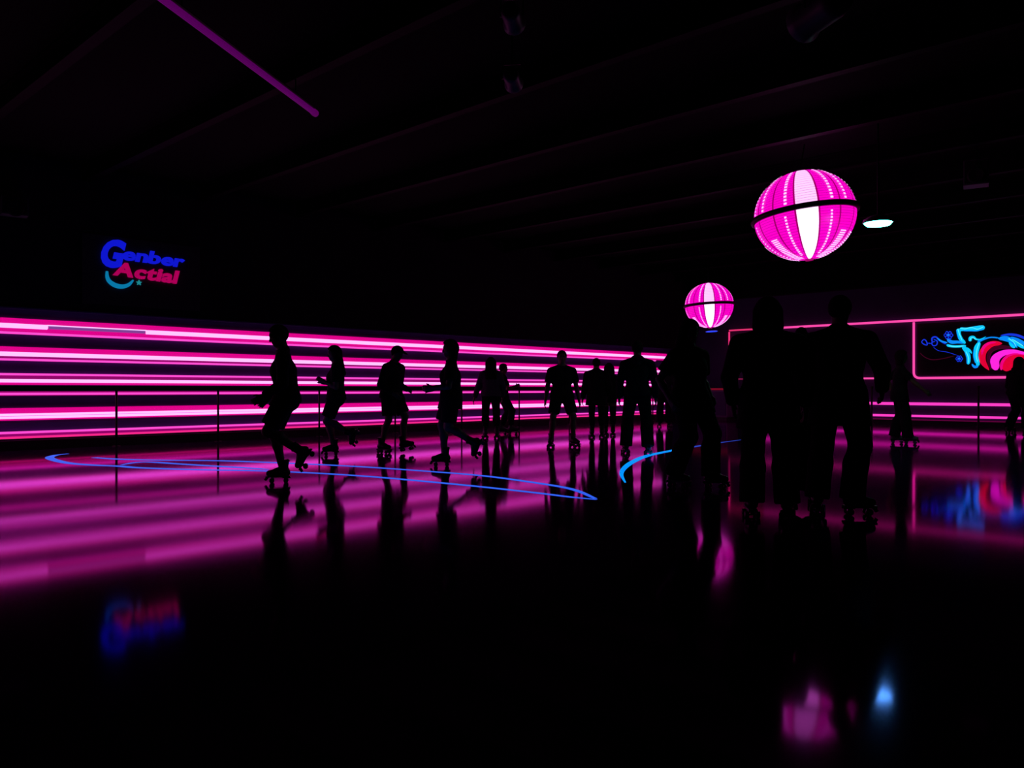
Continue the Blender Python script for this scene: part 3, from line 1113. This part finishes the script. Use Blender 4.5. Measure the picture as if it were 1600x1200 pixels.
def person(px, py, phi, H, label, legs, hands, pelvis=None, lean=4.0, side=0.0, head=(0, 0), build=1.0, female=False,
           top='tee', bottom='shorts', hair='short', cols=((.012, .011, .014), (.010, .010, .013), (.012, .009, .008)), boots='black', h=None):
    """legs: two (forward, left, height, toe-down deg, yaw deg) ankle targets (left leg first); hands: two (f, l, z) targets"""
    root = floor_pt(px, py)
    dist = math.hypot(root.x, root.y)
    d = Vector((root.x, root.y, 0)).normalized()
    r = Vector((d.y, -d.x, 0))
    ph = math.radians(phi)
    fw = r * math.cos(ph) + d * math.sin(ph)
    rz = math.atan2(fw.y, fw.x)
    hb = h or (0.0095 if dist < 12.5 else 0.0115)
    ax = (V3(1, 0, 0), V3(0, 1, 0), V3(0, 0, 1))
    thigh, shank, uarm, farm = 0.245 * H, 0.246 * H, 0.172 * H, 0.150 * H
    # pelvis
    zmax = ANK + 0.487 * H
    P = V3(*(pelvis if pelvis is not None else (0.0, 0.0, zmax)))
    la, sa = math.radians(lean), math.radians(side)
    sp = nrm(V3(math.sin(la), math.sin(sa), math.cos(la)))
    sf = nrm(V3(math.cos(la), 0, -math.sin(la)))
    sl = nrm(np.cross(sp, sf))
    hipw = (0.052 if not female else 0.056) * H
    shw = (0.112 if not female else 0.098) * H * (0.5 + 0.5 * build)
    chest = P + sp * 0.175 * H + sf * 0.01
    neck = P + sp * 0.300 * H
    hp, hy = math.radians(head[0]), math.radians(head[1])
    hu = nrm(V3(math.sin(la * 0.6 + hp), math.sin(sa), math.cos(la * 0.6 + hp)))
    hf0 = nrm(V3(math.cos(hy), math.sin(hy), 0))
    hf = nrm(hf0 - hu * (hf0 @ hu))
    hl = np.cross(hu, hf)
    hc = neck + nrm(sp * 0.4 + hu * 0.6) * 0.104 * H + hf * 0.016
    # limbs
    J = {}
    for i, s in enumerate((1, -1)):
        f_, l_, z_, pit, yaw = legs[i]
        hip = P + sl * hipw * s - sp * 0.005
        yw_ = math.radians(yaw)
        kn, an = ik(hip, V3(f_, l_, z_), thigh, shank, V3(math.cos(yw_), math.sin(yw_), 0.15))
        J['leg', i] = (hip, kn, an, math.radians(pit), yw_)
        sh = neck - sp * 0.047 * H + sl * shw * s
        el, wr = ik(sh, V3(*hands[i]), uarm, farm, V3(-0.75, 0.45 * s, -0.35))
        J['arm', i] = (sh, el, wr, s)
    allp = [hc + hu * 0.2, hc - hf * 0.2, hc + hf * 0.2, P]
    for k, v in J.items():
        allp += list(v[:3])
    allp += [J['arm', i][2] + nrm(J['arm', i][2] - J['arm', i][1]) * 0.2 for i in (0, 1)]
    A = np.array(allp)
    lo, hi = A.min(0) - 0.26, A.max(0) + 0.26
    lo[2] = max(lo[2], 0.02)
    bw = 0.5 + 0.5 * build
    # ---------------- body
    F_ = Field(lo, hi, hb)
    for s in (1, -1):
        F_.cone(P + sl * 0.055 * s - sp * 0.02, P + sl * 0.050 * s + sp * 0.11 * H, 0.098 * bw, 0.086 * bw, 0.06)
        F_.cone(P + sl * 0.050 * s + sp * 0.11 * H, chest + sl * 0.065 * s, 0.088 * bw, 0.104 * bw, 0.06)
        F_.cone(chest + sl * 0.06 * s, neck - sp * 0.045 * H + sl * shw * 0.62 * s, 0.10 * bw, 0.062, 0.06)
        F_.cone(neck + sp * 0.028, neck - sp * 0.044 * H + sl * shw * 0.85 * s, 0.045, 0.046, 0.06)
        F_.cone(P - sf * 0.045 + sl * 0.06 * s - sp * 0.03, P - sf * 0.05 + sl * 0.06 * s - sp * 0.06, 0.08, 0.075, 0.05)
    F_.cone(neck - sp * 0.02, hc - hu * 0.05 - hf * 0.012, 0.062 if not female else 0.052, 0.058 if not female else 0.050, 0.03)
    hs = H / 1.74
    F_.ell(hc + hu * 0.022, (hf, hl, hu), (0.096 * hs, 0.077 * hs, 0.094 * hs), 0.02)
    F_.cone(hc - hu * 0.055 * hs + hf * 0.030, hc - hu * 0.082 * hs + hf * 0.056, 0.056 * hs, 0.030 * hs, 0.045)
    F_.cone(hc + hf * 0.088 * hs + hu * 0.004, hc + hf * 0.104 * hs - hu * 0.034, 0.010, 0.015, 0.014)
    F_.cone(hc + hf * 0.082 * hs + hl * 0.02 - hu * 0.062, hc + hf * 0.082 * hs - hl * 0.02 - hu * 0.062, 0.010, 0.010, 0.010)
    F_.cone(hc + hf * 0.083 * hs + hl * 0.035 + hu * 0.022, hc + hf * 0.083 * hs - hl * 0.035 + hu * 0.022, 0.013, 0.013, 0.02)
    for s in (1, -1):
        F_.ell(hc + hf * 0.092 * hs + hl * 0.031 * s + hu * 0.004, (hf, hl, hu), (0.013, 0.016, 0.011), 0.012, sub=True)
        F_.ell(hc - hf * 0.004 + hl * 0.078 * hs * s - hu * 0.01, (hf, hl, hu), (0.020, 0.009, 0.032), 0.006)
    for i in (0, 1):
        hip, kn, an, pit, yw_ = J['leg', i]
        tk = 1.0 if not female else 1.04
        F_.cone(hip, hip + (kn - hip) * 0.5, 0.088 * bw * tk, 0.074 * bw, 0.05)
        F_.cone(hip + (kn - hip) * 0.5, kn, 0.074 * bw, 0.056, 0.04)
        sd = nrm(an - kn)
        fd = nrm(V3(math.cos(yw_), math.sin(yw_), 0))
        back = nrm(-fd + sd * (fd @ sd))
        F_.cone(kn, kn + (an - kn) * 0.35 + back * 0.018, 0.054, 0.056, 0.03)
        F_.cone(kn + (an - kn) * 0.35 + back * 0.018, an, 0.056, 0.038, 0.03)
        Rm = Matrix.Rotation(yw_, 3, 'Z') @ Matrix.Rotation(pit, 3, 'Y')
        ft = lambda x, z: an + np.array(Rm @ Vector((x, 0, z)))
        F_.cone(ft(-0.035, -0.045), ft(0.05, -0.045), 0.028, 0.030, 0.03)
        F_.cone(ft(0.05, -0.045), ft(0.135, -0.052), 0.030, 0.022, 0.02)
        sh, el, wr, s = J['arm', i]
        F_.cone(sh, sh + (el - sh) * 0.4, 0.055 * bw, 0.050 * bw, 0.04)
        F_.cone(sh + (el - sh) * 0.4, el, 0.050 * bw, 0.039, 0.03)
        F_.cone(el, el + (wr - el) * 0.3, 0.039, 0.041, 0.02)
        F_.cone(el + (wr - el) * 0.3, wr, 0.041, 0.026, 0.02)
        # hand: palm, four fingers, thumb
        fd = nrm(wr - el)
        inn = V3(0.1, -1.0 * s, -0.15)
        pn = nrm(inn - fd * (inn @ fd))
        th = V3(1, 0, 0.5)
        tw = th - fd * (th @ fd) - pn * (th @ pn)
        tw = nrm(tw)
        kn0 = wr + fd * 0.088
        for w_ in (-0.022, 0.0, 0.022):
            F_.cone(wr + tw * w_ * 0.7 + fd * 0.012, kn0 + tw * w_, 0.020, 0.0145, 0.012)
        for w_, ln in ((0.031, 0.072), (0.0105, 0.080), (-0.0105, 0.074), (-0.031, 0.058)):
            b0 = kn0 + tw * w_ * 0.95
            d1 = nrm(fd + pn * 0.35 + tw * w_ * 2.5)
            d2 = nrm(fd + pn * 0.95 + tw * w_ * 2.0)
            b1 = b0 + d1 * ln * 0.52
            F_.cone(b0, b1, 0.0098, 0.0092, 0.005)
            F_.cone(b1, b1 + d2 * ln * 0.48, 0.0092, 0.0080, 0.004)
        t0 = wr + fd * 0.028 + tw * 0.020
        t1 = t0 + nrm(fd * 0.65 + tw * 0.75 + pn * 0.3) * 0.042
        F_.cone(t0, t1, 0.015, 0.011, 0.010)
        F_.cone(t1, t1 + nrm(fd * 0.9 + tw * 0.3 + pn * 0.35) * 0.036, 0.011, 0.009, 0.005)
    body = link('person', F_.mesh('person'), M['skin'])
    body.location = (root.x, root.y, 0)
    body.rotation_euler = (0, 0, rz)
    tag(body, label, 'person')
    # eyes
    em = MB().lathe([(0.0, -0.012), (0.0085, -0.0085), (0.012, 0.0), (0.0085, 0.0085), (0.0, 0.012)], 12).mesh('eye', True)
    for s in (1, -1):
        o = link('eye', em, M['eye'], body)
        o.location = hc + hf * 0.084 * hs + hl * 0.031 * s + hu * 0.004
    hcl = 0.0125
    tcol, bcol, hcol = cols
    # ---------------- bottom
    Bf = Field(lo, hi, hcl)
    loose = {'shorts': 0.028, 'pants': 0.022, 'wide': 0.042, 'leggings': 0.009, 'skirt': 0.02}[bottom]
    waist = P + sp * 0.06 * H
    for s in (1, -1):
        Bf.cone(P + sl * 0.058 * s - sp * 0.02, waist + sl * 0.05 * s, 0.100 * bw + 0.012, 0.09 * bw + 0.010, 0.05)
        Bf.cone(P - sf * 0.045 + sl * 0.06 * s - sp * 0.03, P - sf * 0.05 + sl * 0.06 * s - sp * 0.06, 0.083 + loose * .5, 0.078 + loose * .5, 0.05)
    Bf.clip(waist, sp)
    for i in (0, 1):
        hip, kn, an, pit, yw_ = J['leg', i]
        sd = nrm(kn - hip)
        if bottom in ('shorts', 'skirt'):
            fr = 0.86 if bottom == 'shorts' else 0.6
            Bf.cone(hip, hip + (kn - hip) * fr, 0.089 * bw + loose * 0.8, 0.066 * bw + loose * 1.25, 0.03, planes=[(hip + (kn - hip) * (fr - 0.02), sd)])
        else:
            s2 = nrm(an - kn)
            Bf.cone(hip, kn, 0.089 * bw + loose * 0.7, 0.060 + loose * 0.8, 0.03)
            fd = nrm(V3(math.cos(yw_), math.sin(yw_), 0))
            back = nrm(-fd + s2 * (fd @ s2))
            calf = kn + (an - kn) * 0.38 + back * 0.018
            aw = (0.046 if bottom != 'wide' else 0.080) + loose * 0.6
            Bf.cone(kn, calf, 0.058 + loose * 0.8, 0.059 + loose, 0.03)
            Bf.cone(calf, an + back * 0.012, 0.059 + loose, aw, 0.03, planes=[(an + s2 * (-0.06 if bottom != 'wide' else 0.03), s2)])
    Bd = Bf.D.copy()
    cn = {'shorts': 'shorts', 'pants': 'trousers', 'wide': 'loose_trousers', 'leggings': 'leggings', 'skirt': 'skirt'}[bottom]
    link(cn, Bf.mesh(cn), cloth('bottom_%.3f_%.3f_%.3f' % bcol, bcol), body)
    # ---------------- top
    T = Field(lo, hi, hcl)
    infl = {'tee': 0.018, 'tank': 0.012, 'hoodie': 0.030, 'coat': 0.032, 'longtop': 0.020, 'shirt': 0.022}[top]
    hem = {'tee': -0.055, 'tank': -0.03, 'hoodie': -0.06, 'coat': -0.26, 'longtop': -0.17, 'shirt': -0.075}[top] * H / 1.74
    hemp = P + sp * hem
    for s in (1, -1):
        T.cone(hemp + sl * 0.066 * s - sf * 0.012, P + sl * 0.056 * s + sp * 0.05, (0.108 if top != 'coat' else 0.14) * bw + infl, 0.096 * bw + infl, 0.05)
        T.cone(P + sl * 0.056 * s, P + sl * 0.052 * s + sp * 0.11 * H, 0.098 * bw + infl, 0.088 * bw + infl, 0.05)
        T.cone(P + sl * 0.052 * s + sp * 0.11 * H, chest + sl * 0.066 * s, 0.088 * bw + infl, 0.105 * bw + infl, 0.05)
        T.cone(chest + sl * 0.06 * s, neck - sp * 0.045 * H + sl * shw * 0.62 * s, 0.10 * bw + infl, 0.064 + infl * 0.7, 0.05)
        T.cone(neck + sp * 0.010, neck - sp * 0.044 * H + sl * shw * 0.85 * s, 0.055 + infl * .4, 0.048 + infl * 0.6, 0.06)
    T._merge((slice(None),) * 3, Bd - 0.016, 0.03)
    T.clip(hemp, -sp)
    if top != 'coat' and top != 'hoodie':
        T.clip(neck + sp * 0.040, nrm(sp + sf * 0.35))
    for i in (0, 1):
        sh, el, wr, s = J['arm', i]
        if top in ('hoodie', 'coat', 'shirt'):
            e1 = nrm(wr - el)
            T.cone(sh, el, 0.056 * bw + infl * 0.8, 0.042 + infl * 0.8, 0.03)
            T.cone(el, wr - e1 * 0.01, 0.042 + infl * 0.8, 0.032 + infl * 0.7, 0.02, planes=[(wr - e1 * 0.015, e1)])
        elif top != 'tank':
            u = nrm(el - sh)
            T.cone(sh, sh + (el - sh) * 0.75, 0.057 * bw + infl * 0.7, 0.054 * bw + infl * 1.1, 0.03, planes=[(sh + (el - sh) * 0.72, u)])
    if top == 'hoodie':
        T.cone(neck - sf * 0.07 + sl * 0.05 + sp * 0.015, neck - sf * 0.07 - sl * 0.05 + sp * 0.015, 0.05, 0.05, 0.04)
        T.cone(neck - sf * 0.06 - sp * 0.01, neck - sf * 0.09 - sp * 0.07, 0.06, 0.04, 0.04)
    cn = {'tee': 't_shirt', 'tank': 'vest_top', 'hoodie': 'hooded_top', 'coat': 'long_jacket', 'longtop': 'long_top', 'shirt': 'long_sleeved_shirt'}[top]
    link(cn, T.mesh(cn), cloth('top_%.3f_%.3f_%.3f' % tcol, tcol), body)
    # ---------------- hair / cap
    G = Field(hc - 0.46, hc + 0.26, 0.0095)
    cut = [(hc + hf * 0.0 - hu * 0.012, nrm(hf * 0.70 - hu * 0.72))]
    gi = 0.018 if hair in ('short', 'cap') else 0.028
    G.ell(hc + hu * 0.022 - hf * 0.004, (hf, hl, hu), (0.096 * hs + gi, 0.077 * hs + gi, 0.094 * hs + gi), 0.0, planes=cut)
    if hair in ('long', 'bob', 'ponytail'):
        ln = 0.33 if hair == 'long' else 0.12
        if hair == 'ponytail':
            G.cone(hc - hf * 0.10 + hu * 0.03, hc - hf * 0.15 - hu * 0.02, 0.03, 0.034, 0.02)
            G.cone(hc - hf * 0.15 - hu * 0.02, hc - hf * 0.15 - V3(0, 0, 0.22), 0.036, 0.015, 0.03)
        else:
            dn = V3(0, 0, -1)
            for s in (1, 0, -1):
                G.cone(hc - hf * (0.050 if s == 0 else 0.025) + hl * 0.052 * s, hc - hf * (0.135 if ln > 0.2 else 0.05) + hl * 0.075 * s + dn * ln, 0.070, 0.052, 0.03)
    elif hair == 'bun':
        G.ell(hc - hf * 0.06 + hu * 0.115, (hf, hl, hu), (0.045, 0.048, 0.04), 0.02)
    elif hair == 'curly':
        rg = random.Random(int(px))
        for k in range(26):
            v = nrm(V3(rg.uniform(-1, 0.5), rg.uniform(-1, 1), rg.uniform(-0.1, 1)))
            G.ell(hc + hu * 0.03 + hf * v[0] * 0.10 + hl * v[1] * 0.085 + hu * v[2] * 0.10, ax, (0.03, 0.03, 0.03), 0.012)
    hm = 'hair'
    if hair == 'cap':
        G.ell(hc + hf * 0.11 + hu * 0.055, (nrm(hf - hu * 0.18), hl, nrm(hu + hf * 0.18)), (0.085, 0.075, 0.010), 0.015)
        hm = 'baseball_cap'
    link(hm, G.mesh(hm), cloth('hair_%.3f_%.3f_%.3f' % hcol, hcol), body)
    for i in (0, 1):
        hip, kn, an, pit, yw_ = J['leg', i]
        skate(body, an, yw_, pit, boots)
    return body


A0 = ANK
# 1 nearest skater on the left, gliding left, rear foot lifted
person(441, 755, 178, 1.75, 'skater in knee shorts nearest the left wall, gliding left with rear foot lifted', hair='short', top='shirt',
       legs=[(-0.20, 0.10, 0.36, 62, 0), (0.0, -0.06, A0, 0, 0)], hands=[(0.20, 0.26, 0.99), (0.16, -0.24, 0.96)],
       pelvis=(-0.045, 0.0, 0.975), lean=4, head=(12, 0), build=1.25, bottom='shorts')
# 2 long-haired skater looking down
person(521, 712, 180, 1.70, 'long-haired skater second from the left, gliding left with one foot trailing', hair='long', top='tee', female=True,
       legs=[(-0.26, 0.07, 0.36, 78, 0), (0.0, -0.05, A0, 0, 0)], hands=[(0.16, 0.12, 1.20), (0.13, -0.14, 1.17)],
       pelvis=(-0.04, 0.0, 0.955), lean=0, head=(6, 0), bottom='shorts', build=1.25)
# 3 skater looking down, cap
person(613, 708, -30, 1.72, 'capped skater third from the left, looking down with both feet on the floor', hair='cap', top='shirt',
       legs=[(0.16, 0.10, A0 + 0.03, -10, 10), (-0.14, -0.10, A0, 0, -5)], hands=[(0.20, 0.18, 1.06), (0.18, -0.28, 1.0)],
       pelvis=(-0.02, 0.0, 0.985), lean=6, head=(16, 0), build=1.35)
# 4 striding left
person(694, 729, 180, 1.66, 'skater in a long loose shirt striding left with rear leg kicked far back', hair='bob', top='longtop', female=True,
       legs=[(-0.40, 0.08, 0.33, 72, 0), (0.0, -0.06, A0, 0, 0)], hands=[(0.17, 0.18, 1.09), (0.15, -0.18, 1.07)],
       pelvis=(-0.09, 0.0, 0.955), lean=-1, head=(2, 0), build=1.3)
# 5 long-haired in hooded top seen from behind
person(767, 685, 92, 1.66, 'long-haired skater in a purplish hooded top, back turned, beside a leaner skater', hair='long', top='hoodie', female=True,
       legs=[(0.02, 0.12, A0, 0, 8), (-0.05, -0.13, A0, 0, -8)], hands=[(0.05, 0.36, 0.86), (0.10, -0.26, 0.90)],
       lean=3, bottom='pants', build=1.15, cols=((.10, .06, .13), (.010, .010, .013), (.012, .009, .008)), boots='grey')
# 6 lean skater facing right beside 5
person(792, 678, 10, 1.63, 'lean skater facing right with bent knees, beside the purplish hooded top', hair='short', top='tee',
       legs=[(-0.12, 0.08, A0, 10, 0), (0.10, -0.06, A0, 0, 0)], hands=[(0.16, 0.2, 1.08), (0.18, -0.2, 1.14)],
       pelvis=(-0.10, 0.0, 0.90), lean=0, bottom='pants', boots='grey')
# 7 man standing with feet apart
person(878, 699, -84, 1.71, 'skater in t-shirt and shorts standing with feet wide apart, arms hanging', hair='short', top='tee',
       legs=[(0.02, 0.21, A0, 0, 30), (0.0, -0.20, A0, 0, -14)], hands=[(0.06, 0.31, 0.86), (0.04, -0.31, 0.84)],
       pelvis=(-0.02, 0.0, 0.965), lean=0, build=1.12)
# 8, 9 pair
person(932, 684, 92, 1.66, 'broad skater with elbows out, left of the slimmer companion behind', hair='short', top='coat',
       legs=[(0.0, 0.10, A0, 0, 6), (0.03, -0.12, A0, 0, -6)], hands=[(0.06, 0.30, 0.86), (0.08, -0.24, 0.92)], build=1.15, bottom='leggings', head=(5, 0))
person(952, 681, 96, 1.56, 'slim skater half hidden behind the broad one with elbows out', hair='bob', top='shirt', female=True,
       legs=[(0.03, 0.08, A0, 0, 6), (-0.03, -0.08, A0, 0, -6)], hands=[(0.05, 0.24, 0.85), (0.22, -0.24, 1.06)], bottom='leggings')
# 10 tall man
person(996, 709, 90, 1.80, 'tall broad-shouldered skater in dark jacket and trousers, back turned, before the cyan curve', hair='short', top='hoodie',
       legs=[(0.05, 0.19, A0, 0, 12), (-0.06, -0.17, A0, 0, -8)], hands=[(0.06, 0.30, 0.92), (0.06, -0.30, 0.92)], bottom='wide', build=1.1,
       pelvis=(0, 0, 1.02), cols=((.020, .013, .026), (.008, .008, .010), (.010, .008, .008)))
# 11 far
person(1038, 667, 84, 1.68, 'farthest skater by the end of the light bands, behind the tall one', hair='curly', top='hoodie',
       legs=[(0.0, 0.14, A0, 0, 6), (0.02, -0.14, A0, 0, -6)], hands=[(0.05, 0.28, 0.85), (0.15, -0.24, 1.06)], bottom='wide')
# 12 long-haired in trousers, striding right
person(1080, 762, -48, 1.76, 'long-haired skater in dark trousers striding right below the smaller globe', hair='long', top='longtop', female=True,
       legs=[(0.15, 0.16, A0, 0, 30), (-0.11, -0.13, A0, 0, 20)], hands=[(0.02, 0.27, 0.98), (0.0, -0.30, 0.96)], pelvis=(-0.02, 0, 0.985),
       bottom='wide', lean=-2, build=1.25, cols=((.008, .007, .009), (.006, .006, .008), (.007, .006, .006)))
# 13-14 foreground group
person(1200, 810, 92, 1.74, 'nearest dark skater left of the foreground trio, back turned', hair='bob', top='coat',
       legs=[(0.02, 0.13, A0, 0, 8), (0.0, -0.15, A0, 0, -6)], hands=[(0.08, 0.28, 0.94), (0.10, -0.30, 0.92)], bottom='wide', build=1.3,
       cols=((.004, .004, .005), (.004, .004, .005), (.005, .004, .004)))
person(1252, 788, 92, 1.50, 'shorter dark skater half hidden between the two nearest skaters', hair='bun', top='coat', female=True,
       legs=[(0.02, 0.10, A0, 0, 8), (0.0, -0.12, A0, 0, -6)], hands=[(0.08, 0.28, 0.84), (0.10, -0.28, 0.84)], bottom='wide', build=1.45,
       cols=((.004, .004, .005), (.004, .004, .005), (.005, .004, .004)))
person(1310, 803, 78, 1.79, 'nearest dark skater right of the foreground trio, right elbow held out', hair='short', top='coat',
       legs=[(-0.02, 0.17, A0, 0, 10), (0.02, -0.12, A0, 0, -62)], hands=[(0.08, 0.32, 0.94), (0.10, -0.33, 1.06)], bottom='wide', build=1.25,
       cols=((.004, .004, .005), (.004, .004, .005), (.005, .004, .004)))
# 15 gliding right before the far wall
person(1408, 693, 8, 1.74, 'skater with hand stretched right, just left of the mural frame', hair='bob', top='longtop', female=True,
       legs=[(-0.10, 0.07, A0, 0, 0), (0.12, -0.08, A0, 0, 0)], hands=[(-0.12, 0.28, 1.0), (0.40, -0.22, 1.02)], bottom='wide', lean=2, boots='pale',
       pelvis=(-0.03, 0, 1.0), build=1.1)
# 16 right edge
person(1590, 677, 40, 1.80, 'skater at the right edge before the red swirl of the mural', hair='bob', top='hoodie',
       legs=[(-0.14, 0.10, A0, 0, 0), (0.16, -0.10, A0, 0, 0)], hands=[(0.22, 0.20, 1.05), (0.24, -0.20, 1.05)], bottom='wide', lean=5,
       pelvis=(-0.05, 0, 0.99), build=1.2, head=(8, 0))
